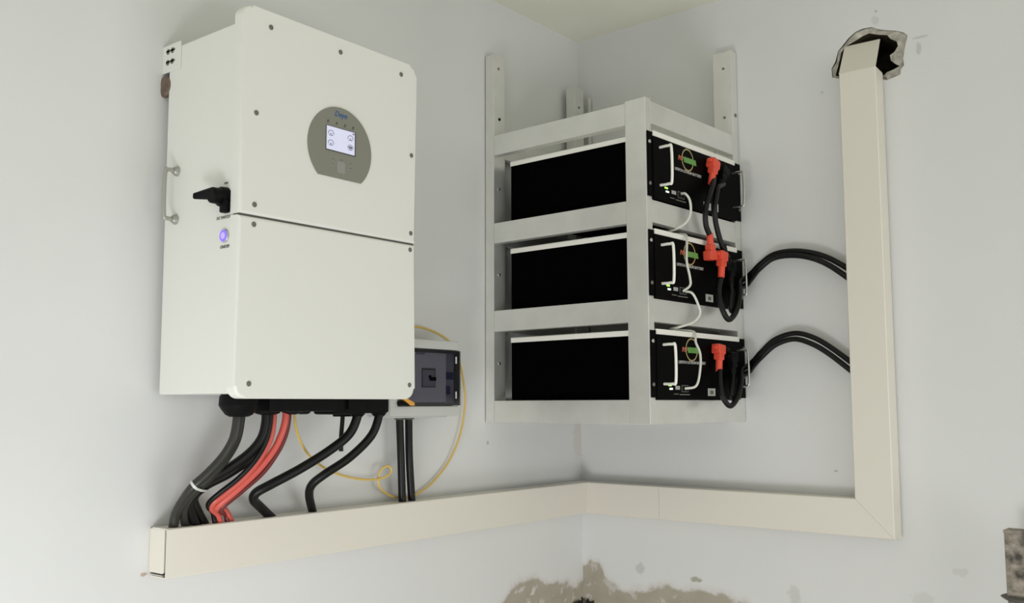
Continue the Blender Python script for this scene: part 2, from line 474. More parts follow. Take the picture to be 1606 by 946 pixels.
bm = B(); prism(bm, rounded(0.003, TD - tw - 0.0002, -TH + tw + 0.0003, -0.006, 0.003, ''), left_at(-TL + 0.012), left_at(-TL + 0.016)); obj('gap_shade', bm, 'seam', t)  # dark plate stands in for the shade inside the trunking end

miter = lambda o, z: rd3(VX0 + (-z) / TH * (VX1 - VX0) - 0.0003, o, z)
SJ = 0.315
t = thing('cable_trunking', 'cream cable trunking running level along the right wall below the battery rack', 'trunking', Matrix.Translation(rd3(0, 0, Z0 - TH)), 'cream cable trunking')
right_at = lambda s: (lambda o, z: rd3(s, o, z))
obj('cover', prism(B(), cover, corner, right_at(SJ)), 'pvc', t)
obj('cover', prism(B(), cover, right_at(SJ + 0.0008), miter), 'pvc', t)
obj('base_channel', prism(B(), body, corner, miter), 'pvc_base', t)

t = thing('cable_trunking', 'cream vertical cable trunking rising to the hole knocked in the right wall', 'trunking', Matrix.Translation(rd3(0.93, 0, Z0 - TH)), 'cream cable trunking')
W_ = VX1 - VX0
vcov = [(o, -z / TH * W_ + VX0) for o, z in cover]       # (o, s)
vbod = [(o, -z / TH * W_ + VX0) for o, z in body]
vmit = lambda o, s: rd3(s, o, -(s - VX0) / W_ * TH + 0.0003)
vtop = lambda o, s: rd3(s - 0.002 * 0, o, VT - (0.0 if o > TD - 0.003 else 0.006 * (TD - o) / TD))
obj('cover', prism(B(), vcov, vmit, vtop), 'pvc', t)
obj('base_channel', prism(B(), vbod, vmit, vtop), 'pvc_base', t)
# the top of the cover is cut and folded back into the hole
bm = B()
fl = [rd3(VX0, TD, VT), rd3(VX1, TD, VT), rd3(0.9715, -0.004, 1.187), rd3(0.878, -0.004, 1.189)]
nrm = (fl[1] - fl[0]).cross(fl[3] - fl[0]).normalized()
if nrm.dot(rn) > 0: nrm = -nrm
A = [bm.verts.new(p) for p in fl]; D = [bm.verts.new(p + nrm * tw) for p in fl]
bm.faces.new(A); bm.faces.new(D)
for i in range(4): bm.faces.new((A[i], A[(i + 1) % 4], D[(i + 1) % 4], D[i]))
obj('folded_flap', bm, 'pvc', t)

# ------------------------------------------------------------------ inverter
IX0, IX1, ID, IZ0, IZ1 = -1.5013, -1.0373, 0.2748, 0.2482, 0.9885
BX0, BX1, BZ0, BZ1 = -1.4954, -1.0432, 0.2572, 0.9581
ZS = 0.5885
inv = thing('inverter', 'large white wall mounted inverter with a round grey display panel', 'inverter', Matrix.Translation((-1.27, 0, Z0 + IZ0)))
bm = B(); box(bm, (BX0, -0.256, BZ0), (BX1, -0.020, BZ1), 0.004); obj('body', bm, 'powder', inv)
bm = B(); box(bm, (BX0 + 0.04, -0.022, BZ0 + 0.03), (BX1 - 0.04, -0.004, BZ1 - 0.05), 0.002); obj('wall_bracket', bm, 'steel_dark', inv)
# hanging ears at the top rear corner on either side
for xs, s in ((BX0, -1), (BX1, 1)):
    bm = B(); box(bm, (xs, -0.064, 0.909), (xs + s * 0.0035, 0.0, 0.966), 0.0015)
    ear = obj('hanging_ear', bm, 'powder', inv)
    bm = B()
    for zz in (0.9525, 0.9300):
        for y0 in (-0.021, -0.037):
            cyl(bm, (xs + s * 0.003, y0, zz - 0.001), (xs + s * 0.0042, y0, zz - 0.001), 0.0058, seg=14)
            box(bm, (xs + s * 0.003, y0 - 0.009, zz - 0.0022), (xs + s * 0.0042, y0 + 0.006, zz + 0.0016))
    obj('slot', bm, 'screw', ear)
bm = B(); lathe(bm, (BX0 + 0.006, -0.006, 0.883), (-1, 0, 0.0), [(0, 0.0225), (0.006, 0.0225), (0.009, 0.020), (0.011, 0.012)], 20); obj('mounting_bolt', bm, 'rusty', inv)

# two-piece front cover
fy = lambda y: (lambda x, z: Vector((x, y, z)))
bm = B(); prism(bm, rounded(IX0, IX1, ZS, IZ1, 0.022, 'tltr', 8), fy(-0.249), fy(-ID), 0.006); cov_u = obj('upper_cover', bm, 'powder', inv)
bm = B(); prism(bm, rounded(IX0, IX1, IZ0, ZS - 0.0032, 0.024, 'blbr', 8), fy(-0.249), fy(-ID), 0.006); cov_l = obj('lower_cover', bm, 'powder', inv)
bm = B(); box(bm, (IX0 + 0.003, -0.2705, ZS - 0.0045), (IX1 - 0.003, -0.255, ZS + 0.0015)); obj('cover_seam', bm, 'seam', inv)


def cover_screw(x, z, par):
    bm = B(); lathe(bm, (x, -ID + 0.0005, z), (0, -1, 0), [(0, 0.0052), (0.0016, 0.0050), (0.0026, 0.0036)], 16)
    return obj('cover_screw', bm, 'screw', par)


for x, z in ((-1.4381, 0.958), (-1.2622, 0.9592), (-1.0865, 0.959), (-1.4675, 0.783), (-1.0528, 0.784), (-1.4671, 0.608), (-1.0532, 0.610)): cover_screw(x, z, cov_u)
for x, z in ((-1.4675, 0.5706), (-1.0548, 0.5732), (-1.4707, 0.2753), (-1.0538, 0.2788)): cover_screw(x, z, cov_l)

# round display panel, cut straight at its foot
PC = (-1.2600, 0.7565); PR = 0.0848
poly = []
a0 = math.asin(-0.0625 / PR)
for i in range(65):
    t_ = a0 + (math.pi - 2 * a0) * i / 64
    poly.append((PC[0] + PR * math.cos(t_), PC[1] + PR * math.sin(t_)))
bm = B(); prism(bm, poly, fy(-ID + 0.001), fy(-ID - 0.0025), 0.0008); disp = obj('display_panel', bm, 'grey_overlay', inv)
py = -ID - 0.0025
bm = B(); box(bm, (-1.3003, py + 0.001, 0.7468), (-1.2198, py - 0.0008, 0.7982), 0.0004); obj('screen_bezel', bm, 'bezel', disp)
bm = B(); box(bm, (-1.2985, py, 0.7490), (-1.2235, py - 0.0014, 0.7968)); scr = obj('screen', bm, 'lcd', disp)
for k_, (cx, cz) in enumerate(((-1.2875, 0.7835), (-1.2350, 0.7835), (-1.2875, 0.7635), (-1.2350, 0.7635))):
    bm = B()
    arc = [(rr * math.cos(t_), rr * 0.85 * math.sin(t_)) for rr, ts in ((0.0078, range(17)), (0.0064, range(16, -1, -1))) for t_ in [math.radians(-20 + 220 * q / 16) for q in ts]]
    prism(bm, [(cx + p[0], cz - 0.001 + p[1]) for p in arc], fy(py - 0.0012), fy(py - 0.0016))
    obj('gauge_arc', bm, 'lcd_ink', scr)
    bm = B(); box(bm, (cx - 0.005, py - 0.0012, cz - 0.0058), (cx + 0.005, py - 0.0016, cz - 0.0042)); obj('gauge_value', bm, 'lcd_ink', scr)
    bm = B(); w_ = 0.0045 if k_ == 3 else 0.0028; box(bm, (cx - w_, py - 0.0012, cz - 0.0026), (cx + w_, py - 0.0016, cz + (0.0022 if k_ == 3 else -0.0012))); obj('gauge_icon', bm, 'lcd_ink', scr)
bm = B(); box(bm, (-1.2295, py - 0.0012, 0.7915), (-1.2245, py - 0.0016, 0.7945)); obj('screen_icon', bm, 'lcd_ink', scr)
text('Deye', 0.0155, 'logo_blue', (-1.2612, py - 0.0003, 0.8262), disp, I4, 'logo', shear=0.25, bold=0.0003)
for i, xx in enumerate((-1.2945, -1.2715, -1.2490, -1.2270)):
    bm = B(); cyl(bm, (xx, py + 0.0005, 0.8075), (xx, py - 0.0006, 0.8075), 0.0021, seg=12); box(bm, (xx - 0.0045, py, 0.8035), (xx + 0.002, py - 0.0003, 0.8045))
    obj('status_light', bm, 'bezel', disp)
bm = B(); prism(bm, rounded(-1.2690, -1.2480, 0.7055, 0.7290, 0.004), fy(py), fy(py - 0.0006)); obj('button_pad', bm, 'overlay_light', disp)
for cx, cz in ((-1.2805, 0.7315), (-1.2805, 0.7210), (-1.2585, 0.7330), (-1.2330, 0.7300), (-1.2330, 0.7205)):
    bm = B(); lathe(bm, (cx, py + 0.0005, cz), (0, -1, 0), [(0, 0.0036), (0.0010, 0.0033)], 14); obj('button', bm, 'overlay_light', disp)
    bm = B(); box(bm, (cx - 0.0020, py - 0.0004, cz - 0.0012), (cx + 0.0018, py - 0.0008, cz + 0.0010)); obj('button_symbol', bm, 'bezel', disp)

# left flank: lifting handle, isolator switch, lit button, markings
bm = B(); yh = -0.060
hp = [(BX0 - 0.0, yh - 0.002, 0.6985), (BX0 - 0.020, yh - 0.002, 0.6985), (BX0 - 0.027, yh - 0.002, 0.6905), (BX0 - 0.027, yh - 0.002, 0.610), (BX0 - 0.020, yh - 0.002, 0.6015), (BX0, yh - 0.002, 0.6015)]
tube(bm, hp, 0.0042, 12, 6); hd = obj('lifting_handle', bm, 'handle_steel', inv)
for zz in (0.6985, 0.6015):
    bm = B(); lathe(bm, (BX0 + 0.0005, yh - 0.002, zz), (-1, 0, 0), [(0, 0.0105), (0.004, 0.0100), (0.010, 0.0065)], 18); obj('handle_foot', bm, 'handle_steel', hd)
ys, zsw = -0.2245, 0.6235
bm = B(); lathe(bm, (BX0 + 0.0005, ys - 0.004, zsw + 0.004), (-1, 0, 0), [(0, 0.027), (0.0008, 0.0268)], 28); sw = obj('switch_plate', bm, 'powder', inv)
bm = B(); lathe(bm, (BX0, ys, zsw), (-1, 0, 0), [(0, 0.0195), (0.012, 0.0185), (0.014, 0.0155), (0.030, 0.0150), (0.033, 0.012)], 24)
box(bm, (BX0 - 0.002, ys - 0.020, zsw - 0.032), (BX0 - 0.017, ys - 0.004, zsw - 0.008), 0.003)
knob = obj('switch_knob', bm, 'black', sw)
bm = B()
lv = [(BX0 - 0.024, ys + 0.004, 0.009, 0.011), (BX0 - 0.029, ys + 0.030, 0.006, 0.008), (BX0 - 0.033, ys + 0.050, 0.004, 0.0055)]
ringv = []
for (x, y, hx, hz) in lv:
    ringv.append([bm.verts.new((x + dx * hx, y, zsw + 0.004 + dz * hz)) for dx, dz in ((-1, -0.6), (-0.6, -1), (0.6, -1), (1, -0.6), (1, 0.6), (0.6, 1), (-0.6, 1), (-1, 0.6))])
for p, q in zip(ringv, ringv[1:]):
    for i in range(8): bm.faces.new((p[i], p[(i + 1) % 8], q[(i + 1) % 8], q[i]))
bm.faces.new(ringv[0]); bm.faces.new(ringv[-1])
obj('switch_lever', bm, 'black', sw)
bm = B(); box(bm, (BX0 - 0.0010, ys + 0.003, zsw + 0.0255), (BX0 - 0.0014, ys - 0.008, zsw + 0.0290)); obj('switch_mark', bm, 'print', sw)
bm = B(); box(bm, (BX0 - 0.0010, ys - 0.0245, zsw - 0.001), (BX0 - 0.0014, ys - 0.0300, zsw + 0.006)); obj('switch_mark', bm, 'print', sw)
text('DC SWITCH', 0.0078, 'print', (BX0 - 0.0005, -0.2205, 0.5858), inv, I4, 'lettering', side=True, bold=0.0001)
bm = B(); lathe(bm, (BX0 + 0.0005, -0.2262, 0.5505), (-1, 0, 0), [(0, 0.0132), (0.003, 0.0128), (0.0042, 0.0115)], 24); rim = obj('push_button', bm, 'chrome', inv)
bm = B(); lathe(bm, (BX0 - 0.0035, -0.2262, 0.5505), (-1, 0, 0), [(0, 0.0112), (0.0014, 0.0108)], 24); gl_ = obj('button_ring', bm, 'blue_glow', rim)
bm = B(); lathe(bm, (BX0 - 0.0045, -0.2262, 0.5505), (-1, 0, 0), [(0, 0.0066), (0.0012, 0.0060)], 20); obj('button_lens', bm, 'blue_core', rim)
text('ON/OFF', 0.0080, 'print', (BX0 - 0.0005, -0.2268, 0.5300), inv, I4, 'lettering', side=True, bold=0.0002)
bm = B(); box(bm, (BX0, -0.2475, 0.853), (BX0 - 0.0006, -0.2435, 0.862)); obj('paint_scratch', bm, 'rusty', inv)

# cable entries under the body
bm = B(); lathe(bm, (-1.4215, -0.180, BZ0 + 0.001), (0, 0, -1), [(0, 0.034), (0.006, 0.038), (0.022, 0.039), (0.030, 0.034), (0.040, 0.026), (0.044, 0.018)], 16); obj('cable_gland', bm, 'black', inv)
for gx, gy, r in ((-1.347, -0.170, 0.030), (-1.290, -0.172, 0.022), (-1.240, -0.150, 0.018)):
    bm = B(); lathe(bm, (gx, gy, BZ0 + 0.001), (0, 0, -1), [(0, r), (0.020, r), (0.030, r * 0.95), (0.038, r * 0.8), (0.041, r * 0.5)], 14); obj('cable_gland', bm, 'black', inv)
bm = B(); box(bm, (-1.376, -0.215, BZ0 + 0.001), (-1.205, -0.135, BZ0 - 0.034), 0.005); obj('terminal_cover', bm, 'black', inv)
bm = B(); box(bm, (-1.203, -0.205, BZ0 + 0.001), (-1.112, -0.135, BZ0 - 0.041), 0.006); box(bm, (-1.170, -0.212, BZ0 - 0.010), (-1.130, -0.204, BZ0 - 0.030), 0.001); obj('terminal_cover', bm, 'black', inv)
bm = B(); box(bm, (-1.113, -0.195, BZ0 + 0.001), (-1.034, -0.125, BZ0 - 0.039), 0.006); obj('terminal_cover', bm, 'black', inv)
for gx, gy, r in ((-1.1195, -0.183, 0.017), (-1.0490, -0.176, 0.017)):
    bm = B(); lathe(bm, (gx, gy, BZ0 - 0.030), (0, 0, -1), [(0, r), (0.010, r), (0.016, r * 0.7)], 14); obj('cable_gland', bm, 'black', inv)
bm = B(); box(bm, (-1.152, -0.165, BZ0 - 0.038), (-1.118, -0.140, BZ0 - 0.046), 0.002); obj('cable_gland', bm, 'black', inv)

# ------------------------------------------------------------------ breaker box
bb = thing('breaker_box', 'small grey breaker box with a smoked door, right of the white inverter', 'electrical box', Matrix.Translation((-0.815, 0, Z0 + 0.205)))
QX0, QX1, QZ0, QZ1 = -0.9371, -0.6905, 0.2080, 0.3975
bm = B(); box(bm, (QX0 + 0.004, -0.066, QZ0 + 0.004), (QX1 - 0.006, 0.0, QZ1 - 0.004), 0.004); box(bm, (QX0 + 0.02, -0.088, QZ0 - 0.0035), (QX1 - 0.035, -0.01, QZ0 + 0.01), 0.003); obj('box_base', bm, 'enclosure', bb)
DZ0, DZ1 = 0.2335, 0.3735
bm = B()
box(bm, (QX0, -0.100, DZ1), (QX1 - 0.002, -0.064, QZ1), 0.0045); box(bm, (QX0, -0.100, QZ0), (QX1 - 0.002, -0.064, DZ0), 0.0045)
box(bm, (QX0, -0.0985, DZ0 - 0.004), (-0.912, -0.064, DZ1 + 0.004), 0.002); box(bm, (-0.6985, -0.078, DZ0 - 0.004), (QX1 - 0.003, -0.064, DZ1 + 0.004), 0.002)
obj('box_cover', bm, 'enclosure', bb)
bm = B(); box(bm, (-0.912, -0.070, DZ0 - 0.002), (-0.6985, -0.066, DZ1 + 0.002)); obj('recess', bm, 'seam', bb)
bm = B(); box(bm, (-0.905, -0.092, DZ0 + 0.008), (-0.735, -0.069, DZ1 - 0.006), 0.002); pl = obj('inner_plate', bm, 'inner_plate', bb)
bm = B(); box(bm, (-0.825, -0.0945, 0.2790), (-0.7770, -0.0915, 0.3260), 0.001); brk = obj('breaker_surround', bm, 'seam', pl)
bm = B(); box(bm, (-0.8230, -0.0958, 0.2815), (-0.7800, -0.0925, 0.3220), 0.001); obj('breaker', bm, 'breaker', pl)
bm = B(); box(bm, (-0.8005, -0.0980, 0.2955), (-0.7780, -0.0950, 0.3045), 0.001); box(bm, (-0.8035, -0.0975, 0.3010), (-0.7945, -0.0950, 0.3090), 0.001); obj('breaker_toggle', bm, 'black', pl)
bm = B(); box(bm, (-0.845, -0.0930, 0.3590), (-0.815, -0.0915, 0.3670)); obj('plate_label', bm, 'breaker', pl)
bm = B(); box(bm, (-0.733, -0.086, DZ0 + 0.006), (-0.6995, -0.069, DZ1 - 0.006), 0.001); side_ = obj('hinge_strip', bm, 'breaker', bb)
bm = B(); box(bm, (-0.730, -0.0875, 0.300), (-0.703, -0.0855, 0.318)); box(bm, (-0.730, -0.0875, 0.262), (-0.715, -0.0855, 0.284)); obj('strip_marking', bm, 'strip_blue', side_)
for zz in (0.3490, 0.2605):
    bm = B(); box(bm, (-0.7110, -0.1030, zz - 0.009), (-0.7060, -0.1005, zz + 0.009), 0.001); obj('hinge', bm, 'sticker', bb)
bm = B(); prism(bm, rounded(-0.914, QX1 + 0.0005, DZ0 + 0.0006, DZ1 - 0.0006, 0.003), fy(-0.0985), fy(-0.1010)); dr = obj('smoked_door', bm, 'smoked', bb)
bm = B()
for lo, hi in (((-0.914, -0.0985, DZ1 - 0.0085), (QX1, -0.096, DZ1 - 0.001)), ((-0.914, -0.0985, DZ0 + 0.001), (QX1, -0.096, DZ0 + 0.007)), ((QX1 - 0.003, -0.0985, DZ0 + 0.001), (QX1, -0.080, DZ1 - 0.001))): box(bm, lo, hi)
obj('door_gap_shadow', bm, 'seam', dr)  # dark strips paint in the gap shadows round the door
bm = B(); box(bm, (-0.918, -0.108, 0.2345), (-0.872, -0.1000, 0.2455), 0.003); obj('latch_seat', bm, 'black', dr)
bm = B(); prism(bm, [(-0.905, 0.2500), (-0.893, 0.2520), (-0.868, 0.2415), (-0.868, 0.2340), (-0.880, 0.2350), (-0.897, 0.2440)], fy(-0.1015), fy(-0.1120), 0.002); obj('latch', bm, 'orange', dr)
for gx in (-0.8575, -0.8264):
    bm = B(); lathe(bm, (gx, -0.05, QZ0 + 0.002), (0, 0, -1), [(0, 0.0140), (0.007, 0.0140), (0.010, 0.0115)], 18); obj('cable_gland', bm, 'seam', bb)

# ------------------------------------------------------------------ cables by the inverter
cab = {
 'c1': [(-1.4172, -0.17, 0.2311), (-1.4179, -0.17, 0.2042), (-1.422, -0.165, 0.1701), (-1.4336, -0.15, 0.1373), (-1.4544, -0.13, 0.105), (-1.4711, -0.11, 0.081), (-1.4728, -0.08, 0.0529), (-1.4712, -0.055, 0.0269), (-1.4675, -0.04, -0.0038)],
 'c1b': [(-1.4011, -0.16, 0.231), (-1.4033, -0.16, 0.2039), (-1.4075, -0.155, 0.1694), (-1.4178, -0.14, 0.1363), (-1.4389, -0.12, 0.1), (-1.4572, -0.1, 0.0747), (-1.4624, -0.075, 0.0494), (-1.4543, -0.055, 0.0254), (-1.4346, -0.035, -0.005)],
 'c2': [(-1.3509, -0.17, 0.2308), (-1.3502, -0.17, 0.2031), (-1.3563, -0.165, 0.1707), (-1.3747, -0.15, 0.141), (-1.4079, -0.125, 0.1108), (-1.4468, -0.105, 0.0864), (-1.4611, -0.085, 0.0644), (-1.4437, -0.06, 0.0347), (-1.4132, -0.04, -0.0067)],
 'c3': [(-1.3246, -0.15, 0.2307), (-1.3239, -0.15, 0.2026), (-1.3301, -0.145, 0.167), (-1.349, -0.13, 0.1343), (-1.3896, -0.11, 0.103), (-1.4307, -0.09, 0.0798), (-1.4458, -0.075, 0.0579), (-1.4211, -0.05, 0.0297), (-1.3872, -0.032, -0.0073)],
 'r1': [(-1.3283, -0.165, 0.2307), (-1.3291, -0.165, 0.199), (-1.3322, -0.16, 0.1673), (-1.3432, -0.145, 0.132), (-1.3641, -0.125, 0.0947), (-1.3888, -0.1, 0.0638), (-1.4059, -0.085, 0.0468), (-1.4026, -0.07, 0.0344), (-1.3784, -0.055, 0.0188), (-1.3616, -0.045, -0.0075)],
 'r2': [(-1.3004, -0.17, 0.2306), (-1.3029, -0.17, 0.2024), (-1.3094, -0.165, 0.1731), (-1.3199, -0.155, 0.144), (-1.3397, -0.135, 0.1076), (-1.3706, -0.11, 0.0693), (-1.3925, -0.085, 0.0408), (-1.3892, -0.07, 0.0321), (-1.3604, -0.055, 0.0249), (-1.3304, -0.04, -0.007)],
 'k1': [(-1.3423, -0.175, 0.2308), (-1.3445, -0.175, 0.1956), (-1.3521, -0.17, 0.1594), (-1.3659, -0.155, 0.1246), (-1.3857, -0.13, 0.0912), (-1.4072, -0.105, 0.0654), (-1.4162, -0.085, 0.0476), (-1.4085, -0.07, 0.0349), (-1.3874, -0.055, 0.0209), (-1.3771, -0.05, -0.0069)],
 'k2': [(-1.2843, -0.16, 0.2305), (-1.2868, -0.16, 0.1982), (-1.2918, -0.155, 0.1686), (-1.3025, -0.145, 0.138), (-1.321, -0.125, 0.0998), (-1.3541, -0.1, 0.0626), (-1.3813, -0.08, 0.0346), (-1.375, -0.065, 0.023), (-1.3535, -0.05, 0.0138), (-1.3483, -0.05, -0.0071)],
 'c5': [(-1.1183, -0.185, 0.2353), (-1.1216, -0.185, 0.2093), (-1.1357, -0.175, 0.1728), (-1.1747, -0.155, 0.1385), (-1.2264, -0.125, 0.1025), (-1.2803, -0.1, 0.0731), (-1.3016, -0.08, 0.0566), (-1.2964, -0.065, 0.0411), (-1.2668, -0.05, 0.022), (-1.223, -0.035, -0.0068)],
 'c6': [(-1.0480, -0.178, 0.2408), (-1.0520, -0.180, 0.2127), (-1.0676, -0.172, 0.1682), (-1.1014, -0.14, 0.1214), (-1.143, -0.105, 0.0851), (-1.1553, -0.08, 0.0627), (-1.1451, -0.06, 0.0376), (-1.1124, -0.035, -0.0056)],
 'stub': [(-1.1307, -0.15, 0.2299), (-1.132, -0.15, 0.2024), (-1.135, -0.15, 0.1682), (-1.1345, -0.15, 0.1368)],
 'b1': [(-0.8574, -0.05, 0.2209), (-0.857, -0.05, 0.1899), (-0.8517, -0.05, 0.1047), (-0.836, -0.04, -0.0077)],
 'b2': [(-0.8263, -0.05, 0.2207), (-0.826, -0.05, 0.1893), (-0.8229, -0.05, 0.1034), (-0.8026, -0.04, -0.0072)],
 'yel': [(-1.2405, -0.12, 0.2303), (-1.2383, -0.12, 0.2103), (-1.2209, -0.11, 0.1738), (-1.1811, -0.09, 0.1369), (-1.128, -0.07, 0.1064), (-1.058, -0.05, 0.0808), (-0.9816, -0.035, 0.064), (-0.9152, -0.03, 0.0584), (-0.881, -0.034, 0.0656), (-0.8702, -0.036, 0.0789), (-0.8813, -0.034, 0.0886), (-0.8987, -0.03, 0.0802), (-0.9051, -0.026, 0.0576), (-0.8922, -0.024, 0.0323), (-0.8512, -0.022, 0.0125), (-0.8008, -0.016, 0.0065), (-0.751, -0.012, 0.0129), (-0.6945, -0.012, 0.0394), (-0.6333, -0.012, 0.0905), (-0.5938, -0.015, 0.1597), (-0.5758, -0.015, 0.236), (-0.5812, -0.015, 0.296), (-0.5969, -0.015, 0.3471), (-0.6227, -0.015, 0.3923), (-0.6632, -0.015, 0.4158), (-0.7197, -0.015, 0.4312), (-0.775, -0.018, 0.4343), (-0.8341, -0.02, 0.4194), (-0.86, -0.02, 0.3930)],
}
G1 = 'cables hanging from the inverter'


def cable(key, r, m, label, group=G1, name='power_cable'):
    return free(name, tube(B(), cab[key], r), m, label, 'cable', group=group)


cable('c1', 0.0095, 'cable_grey', 'black cable from the leftmost gland, outer one of the tied bundle')
cable('c1b', 0.0085, 'cable_grey', 'black cable from the leftmost gland, inner one of the tied bundle')
cable('c2', 0.0095, 'cable', 'black cable from beside the red ones, upper one joining the tied bundle')
cable('c3', 0.0095, 'cable', 'black cable from beside the red ones, lower one joining the tied bundle')
cable('r1', 0.0070, 'red_cable', 'bright red cable, left one of the two red cables under the inverter')
cable('r2', 0.0070, 'red_cable', 'bright red cable, right one of the two red cables under the inverter')
cable('k1', 0.0050, 'cable', 'thin black cable running along the upper edge of the red cables')
cable('k2', 0.0050, 'dark_red', 'thin dark red cable running along the lower edge of the red cables')
cable('c5', 0.0100, 'cable', 'thick black cable sweeping left and kinking sharply above the trunking')
cable('c6', 0.0095, 'cable', 'thick black cable from the rightmost gland of the inverter to the trunking')
cable('stub', 0.0048, 'cable', 'short thin black cable end hanging straight down under the inverter')
cable('b1', 0.0095, 'cable', 'left of the two straight black cables under the grey breaker box', 'cables under the breaker box')
cable('b2', 0.0095, 'cable', 'right of the two straight black cables under the grey breaker box', 'cables under the breaker box')
free('yellow_wire', tube(B(), cab['yel'], 0.0028, 10, 8), 'yellow', 'thin yellow wire looping from the inverter around the breaker box', 'wire')
# nylon tie round the bundle
cen = sum((Vector(cab[k][5]) for k in ('c1', 'c1b', 'c2', 'c3')), Vector()) / 4
ax = sum((Vector(cab[k][6]) - Vector(cab[k][4]) for k in ('c1', 'c1b', 'c2', 'c3')), Vector()).normalized()
a_ = ax.orthogonal().normalized(); b_ = ax.cross(a_)
pa = []
for k, r_ in (('c1', 0.0095), ('c1b', 0.0085), ('c2', 0.0095), ('c3', 0.0095)):
    q_ = min(spline(cab[k], 16), key=lambda p: abs((p - cen).dot(ax)) + 0.05 * (p - cen).length)
    pa.append((q_ - cen, r_ + 0.0004))
ctr = sum((p for p, r_ in pa), Vector()) / 4
bm = B(); tpts = []
hull = [p + (a_ * math.cos(t_) + b_ * math.sin(t_)) * r_ for p, r_ in pa for t_ in [2 * math.pi * i / 40 for i in range(40)]]
hp2 = sorted(((h.dot(a_), h.dot(b_)) for h in hull))


def half(ps):
    o_ = []
    for p in ps:
        while len(o_) > 1 and (o_[-1][0] - o_[-2][0]) * (p[1] - o_[-2][1]) - (o_[-1][1] - o_[-2][1]) * (p[0] - o_[-2][0]) <= 0: o_.pop()
        o_.append(p)
    return o_[:-1]


cv = half(hp2) + half(hp2[::-1])
mx_, my_ = sum(p[0] for p in cv) / len(cv), sum(p[1] for p in cv) / len(cv)
tpts = [cen + a_ * p[0] + b_ * p[1] for p in cv]; mid = cen + a_ * mx_ + b_ * my_
for i in range(len(tpts)):
    p, q = tpts[i], tpts[(i + 1) % len(tpts)]
    o1, o2 = (p - mid).normalized() * 0.0014, (q - mid).normalized() * 0.0014
    h = ax * 0.0026
    vv = [bm.verts.new(w) for w in (p - h, q - h, q + h, p + h, p - h + o1, q - h + o2, q + h + o2, p + h + o1)]
    for f in ((0, 1, 2, 3), (4, 7, 6, 5), (0, 4, 5, 1), (2, 6, 7, 3)): bm.faces.new([vv[k] for k in f])
bmesh.ops.remove_doubles(bm, verts=bm.verts, dist=0.00002)
free('cable_tie', bm, 'tie', 'pale nylon cable tie round the black cable bundle', 'cable tie')

# ------------------------------------------------------------------ battery rack
RW, RD = 0.482, 0.5402
rack = thing('battery_rack', 'silver metal battery rack with three tiers hung in the corner', 'rack', FR @ Matrix.Translation((0.235, -0.27, 0.187)))
kb = lambda bm, a0, a1, b0, b1, z0, z1, bev=0.0015: box(bm, (a0, -b0, z0), (a1, -b1, z1), bev)


def rpart(name, *boxes, m='frame', bev=0.0015):
    bm = B()
    for q in boxes: kb(bm, *q, bev=bev)
    return obj(name, bm, m, rack, FR)


up = [rpart('upright', (0.0, 0.048, 0.0, 0.032, 0.187, 1.236)), rpart('upright', (0.0, 0.025, 0.479, RD, 0.187, 1.0015)),
      rpart('upright', (0.4495, RW, 0.482, RD, 0.187, 1.246)), rpart('upright', (0.378, 0.425, 0.0, 0.034, 0.187, 1.233))]
rails = ((0.187, 0.247), (0.438, 0.4965), (0.6865, 0.744), (0.9385, 0.996))
for z0, z1 in rails:
    rpart('side_rail', (0.0, 0.0247, 0.0322, 0.4788, z0, z1))
    rpart('front_rail', (0.0252, 0.4493, 0.516, RD - 0.0005, z0, z1))
    rpart('rear_rail', (0.0482, 0.3778, 0.003, 0.024, z0, z1))
    rpart('side_rail', (0.445, 0.468, 0.036, 0.4818, z0, z1))
    rpart('rear_rail', (0.4252, 0.4448, 0.012, 0.032, z0, z1))
for zt in (0.247, 0.4965, 0.7455):
    rpart('bearer', (0.0249, 0.060, 0.034, 0.515, zt - 0.004, zt), bev=0.0005)
    rpart('bearer', (0.410, 0.4449, 0.034, 0.515, zt - 0.004, zt), bev=0.0005)
rpart('packing_piece', (0.4535, 0.470, 0.006, 0.032, 1.0, 1.217))


def rack_screw(p, ax_, par, r=0.004, m='screw'):
    bm = B(); lathe(bm, p, ax_, [(-0.0005, r), (0.0015, r * 0.9), (0.0025, r * 0.5)], 12)
    return obj('screw', bm, m, par, FR)


rack_screw((0.020, -0.032, 1.197), (0, -1, 0), up[0]); rack_screw((0.024, -0.032, 1.049), (0, -1, 0), up[0], 0.0048, 'black')  # lower black disc stands in for a dark hole through the post
rack_screw((0.400, -0.034, 1.17), (0, -1, 0), up[3])
for zz in (0.35, 0.60, 0.845): rack_screw((0.022, -0.032, zz), (0, -1, 0), up[0], 0.005, 'chrome')
for zz in (1.196, 1.052): rack_screw((0.4495, -0.516, zz), (-1, 0, 0), up[2])
rack_screw((0.470, -RD, 1.058), (0.3, -1, 0), up[2], 0.006)

# ------------------------------------------------------------------ batteries (built once, then copied)
BH = 0.1735
ZB = (0.7470, 0.4980, 0.2485)
Fb = FR @ Matrix.Translation((0, 0, ZB[0]))
bat = thing('battery_module', 'rack battery on the top tier, white patch cord hanging over its lower edge', 'battery', Fb @ Matrix.Translation((0.235, -0.305, 0)), 'rack mounted battery modules')


def bpart(name, bm, m, par=bat): return obj(name, bm, m, par, Fb)


